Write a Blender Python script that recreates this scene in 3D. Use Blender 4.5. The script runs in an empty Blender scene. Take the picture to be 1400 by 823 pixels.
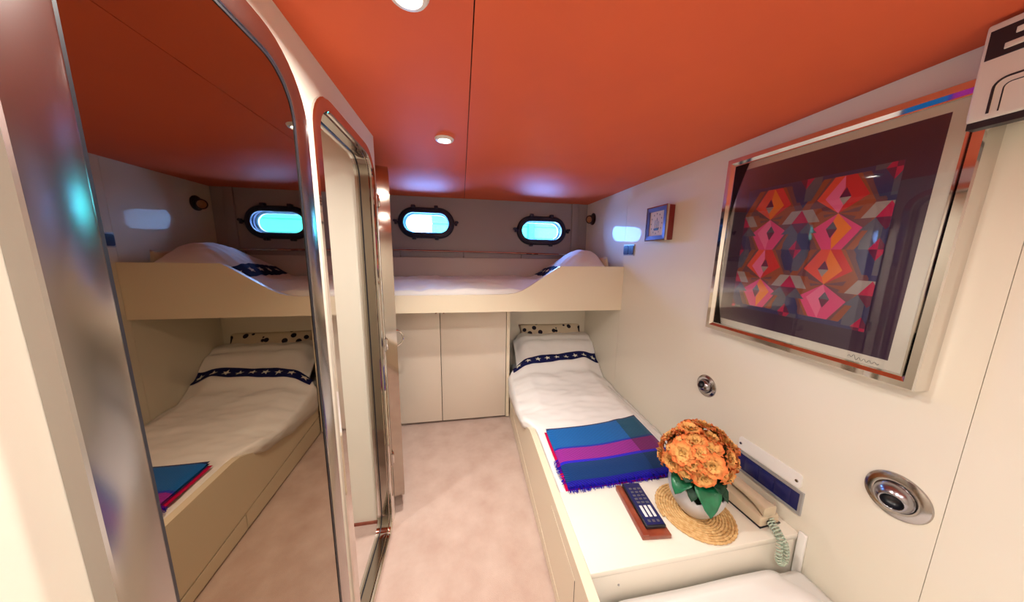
import bpy, math, random
from mathutils import Vector, Matrix, noise
from mathutils.geometry import tessellate_polygon

random.seed(7)
SC = bpy.context.scene
COL = SC.collection
PI = math.pi

# ------------------------------------------------------------------ camera
cam_d = bpy.data.cameras.new('camera')
cam = bpy.data.objects.new('camera', cam_d)
COL.objects.link(cam)
SC.camera = cam
cam_d.sensor_fit = 'HORIZONTAL'
cam_d.sensor_width = 36.0
cam_d.lens = 36.0 * 385.15 / 1400.0
cam_d.clip_start = 0.02
CH = 1.45
_y, _p, _r = math.radians(10.185), math.radians(-9.005), math.radians(0.848)
_F = Vector((math.sin(_y) * math.cos(_p), math.cos(_y) * math.cos(_p), math.sin(_p)))
_R = Vector((math.cos(_y), -math.sin(_y), 0))
_U = _R.cross(_F)
_R2 = _R * math.cos(_r) + _U * math.sin(_r)
_U2 = _U * math.cos(_r) - _R * math.sin(_r)
cam.matrix_world = Matrix(((_R2.x, _U2.x, -_F.x, 0), (_R2.y, _U2.y, -_F.y, 0), (_R2.z, _U2.z, -_F.z, CH), (0, 0, 0, 1)))

# ------------------------------------------------------------------ world, exposure
W = bpy.data.worlds.new('overcast_sky')
SC.world = W
W.use_nodes = True
bg = W.node_tree.nodes['Background']
bg.inputs[0].default_value = (0.27, 0.38, 1.0, 1)
bg.inputs[1].default_value = 46.0
SC.view_settings.view_transform = 'Standard'
SC.view_settings.look = 'None'
SC.view_settings.gamma = 1.0
SC.view_settings.use_curve_mapping = False
SC.view_settings.exposure = 0.46
LAMP_W = 6.6
LAMP_COL = (1.0, 0.96, 0.88)
LAMPS = [(-0.07, 1.42, 0.70), (-0.10, 0.688, 1.25), (0.18, -0.10, 1.15), (0.35, -0.80, 1.25), (-0.85, 1.0, 0.5)]  # last entry: unseen lamp added to brighten the washroom


# ------------------------------------------------------------------ helpers
def lin(r, g, b):
    def f(c):
        c /= 255.0
        return c / 12.92 if c <= 0.04045 else ((c + 0.055) / 1.055) ** 2.4
    return (f(r), f(g), f(b), 1.0)


WL = {}


def mesh_obj(name, verts, faces, mat, parent=None, smooth=False, bevel=0.0, seg=2, center=True, mats=None, fmat=None, wrap=None):
    verts = [Vector(v) for v in verts]
    if wrap:
        verts = [Vector(wrap(v)) for v in verts]
    lo = Vector((min(v.x for v in verts), min(v.y for v in verts), min(v.z for v in verts)))
    hi = Vector((max(v.x for v in verts), max(v.y for v in verts), max(v.z for v in verts)))
    c = (lo + hi) / 2 if center else Vector((0, 0, 0))
    me = bpy.data.meshes.new(name)
    me.from_pydata([v - c for v in verts], [], faces)
    me.update()
    import bmesh
    bm = bmesh.new()
    bm.from_mesh(me)
    bmesh.ops.recalc_face_normals(bm, faces=bm.faces)
    if bevel > 0:
        es = [e for e in bm.edges if len(e.link_faces) == 2 and e.calc_face_angle(0) > 0.6]
        if es:
            bmesh.ops.bevel(bm, geom=es, offset=bevel, segments=seg, profile=0.5, affect='EDGES', clamp_overlap=True)
    bm.to_mesh(me)
    bm.free()
    for m in (mats or [mat]):
        me.materials.append(m)
    if fmat:
        for p, i in zip(me.polygons, fmat):
            p.material_index = i
    if smooth:
        for p in me.polygons:
            p.use_smooth = True
        if smooth == 'auto':
            me.set_sharp_from_angle(angle=0.6)
    elif bevel > 0:
        for p in me.polygons:
            p.use_smooth = True
        me.set_sharp_from_angle(angle=0.9)
    o = bpy.data.objects.new(name, me)
    COL.objects.link(o)
    if parent is not None:
        o.parent = parent
        o.location = c - WL[parent.name]
    else:
        o.location = c
    WL[o.name] = c
    return o


def empty(name, loc):
    o = bpy.data.objects.new(name, None)
    COL.objects.link(o)
    o.location = loc
    o.empty_display_size = 0.05
    WL[o.name] = Vector(loc)
    return o


def tag(o, label=None, cat=None, group=None, kind=None):
    if label: o['label'] = label
    if cat: o['category'] = cat
    if group: o['group'] = group
    if kind: o['kind'] = kind
    return o


def boxvf(x0, x1, y0, y1, z0, z1):
    v = [(x0, y0, z0), (x1, y0, z0), (x1, y1, z0), (x0, y1, z0), (x0, y0, z1), (x1, y0, z1), (x1, y1, z1), (x0, y1, z1)]
    f = [(0, 3, 2, 1), (4, 5, 6, 7), (0, 1, 5, 4), (1, 2, 6, 5), (2, 3, 7, 6), (3, 0, 4, 7)]
    return v, f


def box(name, x0, x1, y0, y1, z0, z1, mat, parent=None, bevel=0.0, wrap=None, seg=2):
    v, f = boxvf(x0, x1, y0, y1, z0, z1)
    return mesh_obj(name, v, f, mat, parent, bevel=bevel, wrap=wrap, seg=seg)


def rrect(u0, u1, v0, v1, r, n=8):
    pts = []
    for cx, cy, a0 in ((u1 - r, v1 - r, 0), (u0 + r, v1 - r, 90), (u0 + r, v0 + r, 180), (u1 - r, v0 + r, 270)):
        for i in range(n + 1):
            a = math.radians(a0 + 90 * i / n)
            pts.append((cx + r * math.cos(a), cy + r * math.sin(a)))
    return pts


def circ(cu, cv, r, n=32, ry=None):
    return [(cu + r * math.cos(2 * PI * i / n), cv + (ry or r) * math.sin(2 * PI * i / n)) for i in range(n)]


def plate(name, outer, holes, to3d, w0, w1, mat, parent=None, wrap=None, smooth=False, bevel=0.0):
    """flat plate with holes; to3d(u, v, w)"""
    loops = [outer] + list(holes)
    tri = tessellate_polygon([[Vector((u, v, 0)) for u, v in lp] for lp in loops])
    flat = [p for lp in loops for p in lp]
    n = len(flat)
    verts = [to3d(u, v, w0) for u, v in flat] + [to3d(u, v, w1) for u, v in flat]
    faces = [tuple(t) for t in tri] + [tuple(i + n for i in reversed(t)) for t in tri]
    k = 0
    for lp in loops:
        m = len(lp)
        for i in range(m):
            a, b = k + i, k + (i + 1) % m
            faces.append((a, b, b + n, a + n))
        k += m
    return mesh_obj(name, verts, faces, mat, parent, wrap=wrap, smooth=smooth, bevel=bevel)


def loft(name, loops, mat, parent=None, wrapring=False, caps=(False, False), smooth=True, closed=True, wrap=None, mats=None, fm=None):
    n = len(loops[0])
    verts = [p for lp in loops for p in lp]
    faces = []
    fmat = []
    L = len(loops)
    for j in range(L if wrapring else L - 1):
        a, b = j * n, ((j + 1) % L) * n
        for i in range(n if closed else n - 1):
            i2 = (i + 1) % n
            faces.append((a + i, a + i2, b + i2, b + i))
    if caps[0]: faces.append(tuple(reversed(range(n))))
    if caps[1]: faces.append(tuple((L - 1) * n + i for i in range(n)))
    return mesh_obj(name, verts, faces, mat, parent, smooth=smooth, wrap=wrap)


def ringframe(name, shape, prof, to3d, mat, parent=None, wrap=None, smooth='auto'):
    """shape(off) -> 2D loop grown by off; prof: [(off, w), ...] closed section"""
    loops = []
    for off, w in prof:
        loops.append([to3d(u, v, w) for u, v in shape(off)])
    return loft(name, loops, mat, parent, wrapring=True, smooth=smooth, wrap=wrap)


def tubevf(path, r, seg=8, closed=False, rfun=None, base=0):
    path = [Vector(p) for p in path]
    n = len(path)
    verts, faces = [], []
    t0 = (path[1] - path[0]).normalized()
    ref = Vector((0, 0, 1)) if abs(t0.z) < 0.9 else Vector((1, 0, 0))
    u = t0.cross(ref).normalized()
    for i in range(n):
        if closed:
            t = (path[(i + 1) % n] - path[i - 1]).normalized()
        else:
            t = (path[min(i + 1, n - 1)] - path[max(i - 1, 0)]).normalized()
        u = (u - t * u.dot(t))
        if u.length < 1e-6: u = t.orthogonal()
        u.normalize()
        w = t.cross(u)
        rr = r if rfun is None else rfun(i / (n - 1))
        for k in range(seg):
            a = 2 * PI * k / seg
            verts.append(path[i] + u * (math.cos(a) * rr) + w * (math.sin(a) * rr))
    for i in range(n if closed else n - 1):
        a, b = i * seg, ((i + 1) % n) * seg
        for k in range(seg):
            k2 = (k + 1) % seg
            faces.append((base + a + k, base + a + k2, base + b + k2, base + b + k))
    if not closed:
        faces.append(tuple(base + k for k in reversed(range(seg))))
        faces.append(tuple(base + (n - 1) * seg + k for k in range(seg)))
    return verts, faces


def tube(name, path, r, mat, parent=None, seg=8, closed=False, rfun=None, smooth='auto'):
    v, f = tubevf(path, r, seg, closed, rfun)
    return mesh_obj(name, v, f, mat, parent, smooth=smooth)


def lathe(name, prof, mat, parent=None, M=None, n=32, smooth='auto', caps=(True, True)):
    """prof [(r, z)] about local z; M to world"""
    M = M or Matrix.Identity(4)
    loops = [[M @ Vector((r * math.cos(2 * PI * i / n), r * math.sin(2 * PI * i / n), z)) for i in range(n)] for r, z in prof]
    return loft(name, loops, mat, parent, caps=caps, smooth=smooth)


def basis(origin, zdir, xdir=None):
    z = Vector(zdir).normalized()
    x = Vector(xdir) if xdir else z.orthogonal()
    x = (x - z * x.dot(z)).normalized()
    y = z.cross(x)
    return Matrix(((x.x, y.x, z.x, origin[0]), (x.y, y.y, z.y, origin[1]), (x.z, y.z, z.z, origin[2]), (0, 0, 0, 1)))


# ------------------------------------------------------------------ materials
def mat(name, col, rough=0.5, metal=0.0, coat=0.0, coatr=0.05, spec=0.5, bump=None, var=None, sheen=0.0):
    m = bpy.data.materials.new(name)
    m.use_nodes = True
    nt = m.node_tree
    b = nt.nodes['Principled BSDF']
    b.inputs['Base Color'].default_value = col
    b.inputs['Roughness'].default_value = rough
    b.inputs['Metallic'].default_value = metal
    b.inputs['Coat Weight'].default_value = coat
    b.inputs['Coat Roughness'].default_value = coatr
    b.inputs['Specular IOR Level'].default_value = spec
    b.inputs['Sheen Weight'].default_value = sheen
    tc = None
    if bump or var:
        tc = nt.nodes.new('ShaderNodeTexCoord')
    if bump:
        sc, st, dist = bump
        nz = nt.nodes.new('ShaderNodeTexNoise')
        nz.inputs['Scale'].default_value = sc
        nz.inputs['Detail'].default_value = 4
        nt.links.new(tc.outputs['Object'], nz.inputs['Vector'])
        bp = nt.nodes.new('ShaderNodeBump')
        bp.inputs['Strength'].default_value = st
        bp.inputs['Distance'].default_value = dist
        nt.links.new(nz.outputs['Fac'], bp.inputs['Height'])
        nt.links.new(bp.outputs['Normal'], b.inputs['Normal'])
    if var:
        sc, c2 = var
        nz2 = nt.nodes.new('ShaderNodeTexNoise')
        nz2.inputs['Scale'].default_value = sc
        nz2.inputs['Detail'].default_value = 6
        nt.links.new(tc.outputs['Object'], nz2.inputs['Vector'])
        rp = nt.nodes.new('ShaderNodeValToRGB')
        rp.color_ramp.elements[0].position = 0.3
        rp.color_ramp.elements[0].color = col
        rp.color_ramp.elements[1].position = 0.7
        rp.color_ramp.elements[1].color = c2
        nt.links.new(nz2.outputs['Fac'], rp.inputs['Fac'])
        nt.links.new(rp.outputs['Color'], b.inputs['Base Color'])
    return m


def emit(name, col, s):
    m = bpy.data.materials.new(name)
    m.use_nodes = True
    nt = m.node_tree
    nt.nodes.remove(nt.nodes['Principled BSDF'])
    e = nt.nodes.new('ShaderNodeEmission')
    e.inputs[0].default_value = col
    e.inputs[1].default_value = s
    nt.links.new(e.outputs[0], nt.nodes['Material Output'].inputs[0])
    return m


def thin_glass(name, tint=(1, 1, 1, 1), rough=0.0):
    m = bpy.data.materials.new(name)
    m.use_nodes = True
    nt = m.node_tree
    nt.nodes.remove(nt.nodes['Principled BSDF'])
    tr = nt.nodes.new('ShaderNodeBsdfTransparent')
    tr.inputs[0].default_value = tint
    gl = nt.nodes.new('ShaderNodeBsdfGlossy')
    gl.inputs['Roughness'].default_value = rough
    fr = nt.nodes.new('ShaderNodeFresnel')
    fr.inputs[0].default_value = 1.45
    mx = nt.nodes.new('ShaderNodeMixShader')
    nt.links.new(fr.outputs[0], mx.inputs[0])
    nt.links.new(tr.outputs[0], mx.inputs[1])
    nt.links.new(gl.outputs[0], mx.inputs[2])
    nt.links.new(mx.outputs[0], nt.nodes['Material Output'].inputs[0])
    return m


M = {}
M['wall'] = mat('cream_laminate', (0.78, 0.725, 0.615, 1), 0.5, spec=0.3, coat=0.38, coatr=0.03, bump=(14, 0.02, 0.004))
M['hull'] = mat('mauve_grey_hull_lining', (0.34, 0.295, 0.30, 1), 0.4, coat=0.2, coatr=0.15, bump=(20, 0.03, 0.004))
M['hull2'] = mat('rose_beige_hull_lining', (0.56, 0.47, 0.43, 1), 0.4, bump=(20, 0.03, 0.004))
M['board'] = mat('cream_painted_board', (0.80, 0.70, 0.53, 1), 0.34, coat=0.3, coatr=0.12, bump=(20, 0.02, 0.004))
M['cupboard'] = mat('beige_laminate', (0.74, 0.65, 0.55, 1), 0.3, coat=0.4, coatr=0.1)
M['desk'] = mat('ivory_worktop', (0.84, 0.79, 0.69, 1), 0.25, coat=0.5, coatr=0.08)
M['ceil'] = mat('orange_vinyl', (0.80, 0.142, 0.050, 1), 0.60, spec=0.25, bump=(180, 0.05, 0.002), var=(2.5, (0.75, 0.130, 0.052, 1)))
M['seam'] = mat('seam_filler', (0.33, 0.29, 0.25, 1), 0.8)
M['dark'] = mat('dark_gap', (0.02, 0.018, 0.016, 1), 0.8)
M['carpet'] = mat('pink_beige_carpet', lin(186, 158, 145), 1.0, spec=0.1, bump=(420, 0.5, 0.004), var=(9, lin(202, 178, 166)), sheen=0.3)
M['chrome'] = mat('polished_stainless', (0.72, 0.69, 0.66, 1), 0.05, 1.0)
M['brushed'] = mat('satin_stainless', (0.46, 0.43, 0.41, 1), 0.19, 1.0)
M['doorsteel'] = mat('dark_reflection_stainless', (0.42, 0.37, 0.32, 1), 0.07, 1.0)  # brownish dark reflection is put into the steel's base colour
M['mirror'] = mat('bronze_mirror', (0.35, 0.275, 0.195, 1), 0.012, 1.0)
M['navyring'] = mat('dark_bronze_porthole', (0.030, 0.030, 0.060, 1), 0.28, 0.5)
M['navy'] = mat('navy_plastic', (0.010, 0.014, 0.10, 1), 0.3, coat=0.3)
M['grey'] = mat('grey_plate', (0.42, 0.42, 0.43, 1), 0.35, 0.4)
M['sheet'] = mat('white_cotton', (0.84, 0.82, 0.81, 1), 0.85, spec=0.2, bump=(300, 0.08, 0.002), sheen=0.1)
M['band'] = mat('navy_cotton_band', (0.008, 0.010, 0.075, 1), 0.85, spec=0.2)
M['star'] = mat('cream_star_print', (0.78, 0.75, 0.66, 1), 0.85, spec=0.2)
M['mattress'] = mat('mattress_ticking', (0.72, 0.70, 0.68, 1), 0.9)
M['pane'] = thin_glass('porthole_glass', (0.72, 0.97, 1.0, 1))
M['picglass'] = thin_glass('picture_glass')
M['lampglow'] = emit('lamp_glow', (1.0, 0.95, 0.88, 1), 14.0)
M['white'] = mat('white_paint', (0.82, 0.80, 0.77, 1), 0.35)
M['woodred'] = mat('mahogany', (0.20, 0.035, 0.018, 1), 0.3, coat=0.5, bump=(60, 0.05, 0.002), var=(22, (0.32, 0.075, 0.035, 1)))
M['black'] = mat('black_plastic', (0.012, 0.012, 0.018, 1), 0.35)

# ------------------------------------------------------------------ the setting
XW = 1.2615          # right wall
XP = -0.385          # partition face
ZC = 1.975
YB = 2.78            # hull wall above the bunk
YR = -1.30
XL = -0.78           # left side of the far alcove
XO = -1.35           # outer side of the washroom

fl = box('floor', XO - 0.05, XW + 0.06, YR - 0.05, YB + 0.08, -0.05, 0.0, M['carpet'])
tag(fl, kind='structure')

ce = box('ceiling', XO - 0.05, XW + 0.06, YR - 0.05, YB + 0.12, ZC + 0.014, ZC + 0.05, M['dark'])
tag(ce, kind='structure')
SEAM = 0.034
box('ceiling_panel', XO - 0.05, SEAM - 0.0015, YR - 0.05, YB + 0.10, ZC, ZC + 0.013, M['ceil'], ce)
box('ceiling_panel', SEAM + 0.0015, XW + 0.06, YR - 0.05, YB + 0.10, ZC, ZC + 0.013, M['ceil'], ce)

# right wall: three laminate panels over a dark backing
wr = box('wall_right', XW + 0.012, XW + 0.06, YR - 0.05, YB + 0.1, 0, ZC, M['seam'])
tag(wr, kind='structure')
for a, b in ((YR - 0.05, 0.4405), (0.4418, 2.063), (2.0648, YB + 0.10)):
    box('wall_panel', XW, XW + 0.0115, a, b, 0, ZC - 0.0005, M['wall'], wr)

# hull wall with two porthole openings
PH = [(-0.312, 1.742), (0.786, 1.704)]
PW, PHH, PRR = 0.205, 0.092, 0.091       # half sizes of the clear opening


def oval(cx, cz, off, n=10):
    hw, hh = PW + off, PHH + off
    return rrect(cx - hw, cx + hw, cz - hh, cz + hh, hh - 0.0005, n)


wb = plate('wall_back', [(XL - 0.05, 0.0), (XW + 0.06, 0.0), (XW + 0.06, ZC), (XL - 0.05, ZC)],
           [oval(cx, cz, 0.012) for cx, cz in PH], lambda u, v, w: (u, w, v), YB, YB + 0.07, M['hull'])
tag(wb, kind='structure')
box('wainscot_panel', XL, XW, 2.715, YB, 1.0, 1.43, M['hull2'], wb, bevel=0.004)
box('alcove_panel', 0.39, XW, 2.70, YB, 0.0, 1.03, M['wall'], wb)
box('corner_batten', 1.095, 1.165, 2.765, YB, 1.43, ZC, M['hull'], wb, bevel=0.003)

for k, (cx, cz) in enumerate(PH):
    w = empty('window_%d' % (k + 1), (cx, YB, cz))
    tag(w, kind='structure')
    t3 = lambda u, v, ww: (u, ww, v)
    ringframe('window_frame', lambda o: oval(cx, cz, o),
              [(0.0, YB + 0.05), (0.0, YB - 0.012), (0.012, YB - 0.030), (0.034, YB - 0.030), (0.044, YB - 0.018), (0.046, YB - 0.001), (0.011, YB - 0.001), (0.011, YB + 0.05)],
              t3, M['navyring'], w)
    fr2 = ringframe('opening_ring', lambda o: oval(cx, cz, o),
                    [(-0.004, YB - 0.008), (-0.004, YB - 0.026), (0.004, YB - 0.034), (0.022, YB - 0.034), (0.028, YB - 0.026), (0.004, YB - 0.012)],
                    t3, M['navyring'], w)
    plate('pane', oval(cx, cz, 0.004), [], t3, YB + 0.012, YB + 0.02, M['pane'], w)
    ringframe('outer_rim', lambda o: oval(cx, cz, o), [(-0.014, YB + 0.055), (-0.014, YB + 0.072), (0.012, YB + 0.072), (0.012, YB + 0.055)], t3, M['white'], w)
    for sx, sz in ((-0.11, -1), (0.09, -1), (-0.11, 1), (0.09, 1)):
        d = box('clamp_dog', cx + sx - 0.017, cx + sx + 0.017, YB - 0.05, YB - 0.005, cz + sz * (PHH + 0.048) - 0.013, cz + sz * (PHH + 0.048) + 0.013, M['navyring'], w, bevel=0.005)
        if sz < 0:
            lathe('knob', [(0.004, 0.0), (0.010, 0.002), (0.012, 0.010), (0.008, 0.018), (0.002, 0.020)], M['navyring'], d,
                  basis((cx + sx, YB - 0.048, cz - PHH - 0.05), (0, -1, 0)), n=12)
    for s in (-1, 1):
        hx = cx + s * (PW + 0.056)
        tube('hinge_lug', [(hx - s * 0.02, YB - 0.022, cz), (hx + s * 0.008, YB - 0.026, cz + 0.003), (hx + s * 0.024, YB - 0.03, cz + 0.018)], 0.011, M['navyring'], w, seg=10)
        lathe('hinge_pin', [(0.006, -0.022), (0.012, -0.02), (0.012, 0.02), (0.006, 0.022)], M['navyring'], w, basis((hx + s * 0.004, YB - 0.03, cz), (0, 0, 1)), n=12)

# left partition with the doorway
DY0, DY1, DZ0, DZ1, DRR = 0.915, 1.385, 0.035, 1.862, 0.085
PT = 0.050                                    # partition thickness


def dshape(o):
    return rrect(DY0 - o, DY1 + o, DZ0 - o, DZ1 + o, max(DRR + o, 0.02), 8)


wl = plate('wall_left', [(YR, 0.0), (1.46, 0.0), (1.46, ZC), (YR, ZC)], [dshape(0.003)], lambda u, v, w: (w, u, v), XP, XP - PT, M['wall'])
tag(wl, kind='structure')
wrt = box('wall_return', XO, XP - PT, 1.44, 1.46, 0.0, ZC, M['wall'])
tag(wrt, kind='structure')
wal = box('wall_alcove', XL - 0.03, XL, 1.46, YB, 0.0, ZC, M['wall'])
tag(wal, kind='structure')
wre = box('wall_rear', XO - 0.05, XW + 0.06, YR - 0.05, YR, 0.0, ZC, M['wall'])
tag(wre, kind='structure')
wwo = box('wall_washroom_outer', XO - 0.05, XO, YR, 1.46, 0.0, ZC, M['wall'])
tag(wwo, kind='structure')
wwi = box('wall_washroom_near', XO, XP - PT, 0.30, 0.33, 0.0, ZC, M['wall'])
tag(wwi, kind='structure')
sk = box('baseboard_washroom', XO, XP - PT, 1.432, 1.44, 0.0, 0.014, M['woodred'])
tag(sk, kind='structure')

# chrome door frame lining the doorway
df = empty('trim_1', (XP, (DY0 + DY1) / 2, 0))
tag(df, kind='structure')
t3 = lambda u, v, w: (w, u, v)
ringframe('face_flange', dshape, [(-0.004, XP - 0.002), (-0.004, XP + 0.006), (0.0, XP + 0.010), (0.030, XP + 0.010), (0.034, XP + 0.006), (0.034, XP - 0.0005)], t3, M['chrome'], df)
ringframe('jamb_lining', dshape, [(0.002, XP - 0.001), (-0.006, XP - 0.008), (-0.008, XP - PT - 0.010), (0.002, XP - PT - 0.010)], t3, M['doorsteel'], df)
ringframe('rubber_seal', dshape, [(-0.007, XP - 0.040), (-0.011, XP - 0.041), (-0.011, XP - 0.045), (-0.007, XP - 0.046)], t3, M['black'], df)
ringframe('inner_flange', dshape, [(-0.008, XP - PT - 0.003), (-0.008, XP - PT - 0.012), (0.03, XP - PT - 0.012), (0.03, XP - PT - 0.003)], t3, M['chrome'], df)

# the open door, swung back beyond the end of the partition
door = empty('door_1', (-0.355, 1.475, 0.0))
tag(door, kind='structure')
dang = math.radians(16.4)
dM = Matrix.Translation((-0.387, 1.470, 0.0)) @ Matrix.Rotation(dang, 4, 'Z')
# local: x = thickness 0..0.06 toward the cabin, y = along the door 0..0.5, z up
dwrap = lambda v: dM @ Vector(v)


def doorloop(o):
    return rrect(0.0 - o, 0.505 + o, 0.060 - o, 1.878 + o, 0.09 + o, 8)


plate('door_panel', doorloop(-0.012), [], lambda u, v, w: (w, u, v), 0.004, 0.054, M['wall'], door, wrap=dwrap)
ringframe('edge_trim', doorloop, [(-0.03, 0.0), (0.0, 0.002), (0.0, 0.056), (-0.03, 0.058), (-0.03, 0.055), (-0.014, 0.052), (-0.014, 0.006), (-0.03, 0.003)], lambda u, v, w: (w, u, v), M['doorsteel'], door, wrap=dwrap)
for hz in (0.36, 1.0, 1.70):
    hg = box('hinge', -0.012, 0.012, -0.014, 0.012, hz - 0.028, hz + 0.028, M['chrome'], door, bevel=0.003, wrap=dwrap)
    lathe('hinge_pin', [(0.003, -0.034), (0.008, -0.032), (0.008, 0.032), (0.003, 0.034)], M['brushed'], hg, dM @ Matrix.Translation((-0.002, -0.014, hz)), n=12)
hd = lathe('handle_rose', [(0.004, 0.0), (0.024, 0.0), (0.024, 0.005), (0.012, 0.010), (0.010, 0.016), (0.004, 0.018)], M['chrome'], door, dM @ basis((0.056, 0.43, 0.87), (1, 0, 0)), n=20)
hp = []
for i in range(25):
    a = -1.45 + 2.9 * i / 24
    hp.append(dM @ Vector((0.062 + 0.062 * math.cos(a), 0.43, 0.905 + 0.055 * math.sin(a))))
tube('ring_handle', hp, 0.007, M['chrome'], hd, seg=10)

# ------------------------------------------------------------------ outside: quay building seen through the portholes
qb = empty('quay_building', (3.3, 15.0, -1.2))
tag(qb, 'pale panelled building outside seen through the portholes', 'building')
M['quay'] = mat('pale_render', (0.045, 0.27, 0.095, 1), 0.8, bump=(12, 0.3, 0.04))
M['quayd'] = mat('blue_grey_render', (0.008, 0.055, 0.03, 1), 0.8)
box('facade', -1.32, 8.0, 14.0, 17.0, -1.0, 4.6, M['quay'], qb)
for i in range(10):
    zc_ = -1.0 + i * 0.56
    box('cladding_board', -1.35, 8.03, 13.95, 14.01, zc_, zc_ + 0.51, M['quay'], qb, bevel=0.02)
box('drainpipe', 3.22, 3.52, 13.66, 13.94, -1.0, 4.6, M['quayd'], qb, bevel=0.06)
box('cornice', -1.6, 8.2, 13.6, 14.0, 3.38, 3.50, M['quayd'], qb)
box('quay_deck', -7.0, 8.4, 12.2, 17.2, -1.2, -1.0, M['quayd'], qb)
qr = empty('quay_railing', (-3.2, 12.5, -1.0))
tag(qr, 'dark railing on the quay outside the porthole nearest the door', 'railing')
box('top_rail', -6.8, -0.8, 12.5, 12.58, 2.14, 2.17, M['quayd'], qr)
for i in range(22):
    x = -6.75 + i * 0.28
    box('baluster', x, x + 0.06, 12.5, 12.56, -1.0, 2.14 + (0.10 if i % 3 == 0 else 0.0), M['quayd'], qr)

# ------------------------------------------------------------------ ceiling lamps
for i, (lx, ly, lk) in enumerate(LAMPS):
    lb = ['round white downlight in the orange ceiling in front of the bunk',
          'round white downlight cut off by the top edge of the photo',
          'round white downlight overhead behind the viewer',
          'round white downlight above the near berth',
          'unseen downlight added to brighten the washroom beyond the doorway'][i]
    cl = empty('ceiling_downlight', (lx, ly, ZC))
    tag(cl, lb, 'ceiling lamp', 'downlights in the orange ceiling')
    T = Matrix.Translation((lx, ly, ZC))
    lathe('bezel', [(0.026, -0.006), (0.029, -0.010), (0.038, -0.008), (0.043, -0.001), (0.043, 0.0), (0.026, 0.0)], M['white'], cl, T, n=32, caps=(False, False))
    lathe('lens', [(0.001, -0.0075), (0.018, -0.0072), (0.027, -0.005), (0.027, -0.002), (0.001, -0.002)], M['lampglow'], cl, T, n=24)
    ld = bpy.data.lights.new('downlight_beam', 'AREA')
    ld.shape = 'DISK'
    ld.size = 0.06
    ld.energy = LAMP_W * lk
    ld.color = LAMP_COL
    ld.spread = math.radians(98 if i == 0 else 162)
    lo = bpy.data.objects.new('downlight_beam', ld)
    COL.objects.link(lo)
    lo.parent = cl
    lo.location = (0, 0, -0.012)

# portals only help sampling of the sky light at the two portholes
for cx, cz in PH:
    ld = bpy.data.lights.new('porthole_portal', 'AREA')
    ld.shape = 'RECTANGLE'
    ld.size, ld.size_y = 2 * PW, 2 * PHH
    ld.cycles.is_portal = True
    lo = bpy.data.objects.new('porthole_portal', ld)
    COL.objects.link(lo)
    lo.location = (cx, YB + 0.075, cz)
    lo.rotation_euler = (-PI / 2, 0, 0)

# ------------------------------------------------------------------ mirror on the partition
mr = empty('wall_mirror', (XP, 0.58, 0.10))
tag(mr, 'tall bronze-tinted mirror with rounded stainless frame on the left partition', 'mirror')


def mshape(o):
    return rrect(0.362 - o, 0.772 + o, 0.14 - o, 1.838 + o, max(0.10 + o, 0.02), 10)


XM = XP + 0.017
ringframe('mirror_frame', mshape, [(-0.004, XM - 0.005), (-0.004, XM + 0.003), (0.0, XM + 0.005), (0.045, XM + 0.005), (0.047, XM + 0.003), (0.047, XP + 0.0005), (0.0, XP + 0.0005)],
          lambda u, v, w: (w, u, v), M['brushed'], mr)
ringframe('rubber_gasket', mshape, [(-0.0042, XM - 0.004), (-0.0042, XM + 0.002), (-0.009, XM + 0.0015), (-0.009, XM - 0.004)], lambda u, v, w: (w, u, v), M['black'], mr)
plate('mirror_glass', mshape(-0.002), [], lambda u, v, w: (w, u, v), XP + 0.003, XM, M['mirror'], mr)

# ------------------------------------------------------------------ upper bunk
ub = empty('upper_bunk', (0.25, 2.4, 1.04))
tag(ub, 'cream upper bunk with a swept front board below the portholes', 'bunk')
prof = [(XL, 1.045), (XW - 0.001, 1.035), (XW - 0.001, 1.382), (0.735, 1.381)]
prof += [(0.66, 1.335), (0.56, 1.268), (0.49, 1.222), (0.44, 1.195), (0.39, 1.178), (0.33, 1.170), (0.2, 1.168), (XL, 1.168)]
plate('front_board', prof, [], lambda u, v, w: (u, w, v), 2.045, 2.072, M['board'], ub, bevel=0.0)
box('base_panel', XL, XW - 0.001, 2.072, 2.715, 1.045, 1.07, M['board'], ub)
# chrome grab rail on the hull
gr = empty('grab_rail', (0.15, 2.74, 1.48))
tag(gr, 'thin chrome rail running along the hull above the upper bunk', 'rail')
tube('rail', [(XL + 0.02, 2.735, 1.492), (0.2, 2.735, 1.485), (1.09, 2.735, 1.472)], 0.009, M['chrome'], gr, seg=10)
for x in (-0.55, 0.02, 0.58, 1.04):
    tube('standoff', [(x, 2.735, 1.486 - 0.01 * x), (x, 2.745, 1.45), (x, 2.75, 1.43)], 0.004, M['brushed'], gr, seg=8)
    

# ------------------------------------------------------------------ cupboard under the bunk
cb = empty('bunk_cupboard', (-0.18, 2.4, 0))
tag(cb, 'beige two-door cupboard under the upper bunk', 'cupboard')
box('carcass', XL + 0.001, 0.402, 2.362, 2.697, 0.012, 1.043, M['dark'], cb)  # coloured near black, puts the shade of the door gaps into the carcass
box('toe_kick', XL + 0.01, 0.395, 2.375, 2.69, 0.0, 0.012, M['dark'], cb)
for x0, x1, kx, dark_ in ((XL + 0.01, -0.1835, -0.212, 0), (-0.1785, 0.372, -0.150, 0)):
    d = box('cupboard_door', x0, x1, 2.338, 2.360, 0.022, 1.036, M['cupboard'], cb, bevel=0.002)
    lathe('knob', [(0.001, 0.012), (0.006, 0.012), (0.008, 0.008), (0.005, 0.004), (0.005, 0.0)], M['woodred'], d, basis((kx, 2.338, 0.985), (0, -1, 0)), n=14)
box('end_post', 0.377, 0.405, 2.338, 2.362, 0.012, 1.043, M['board'], cb)

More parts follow.
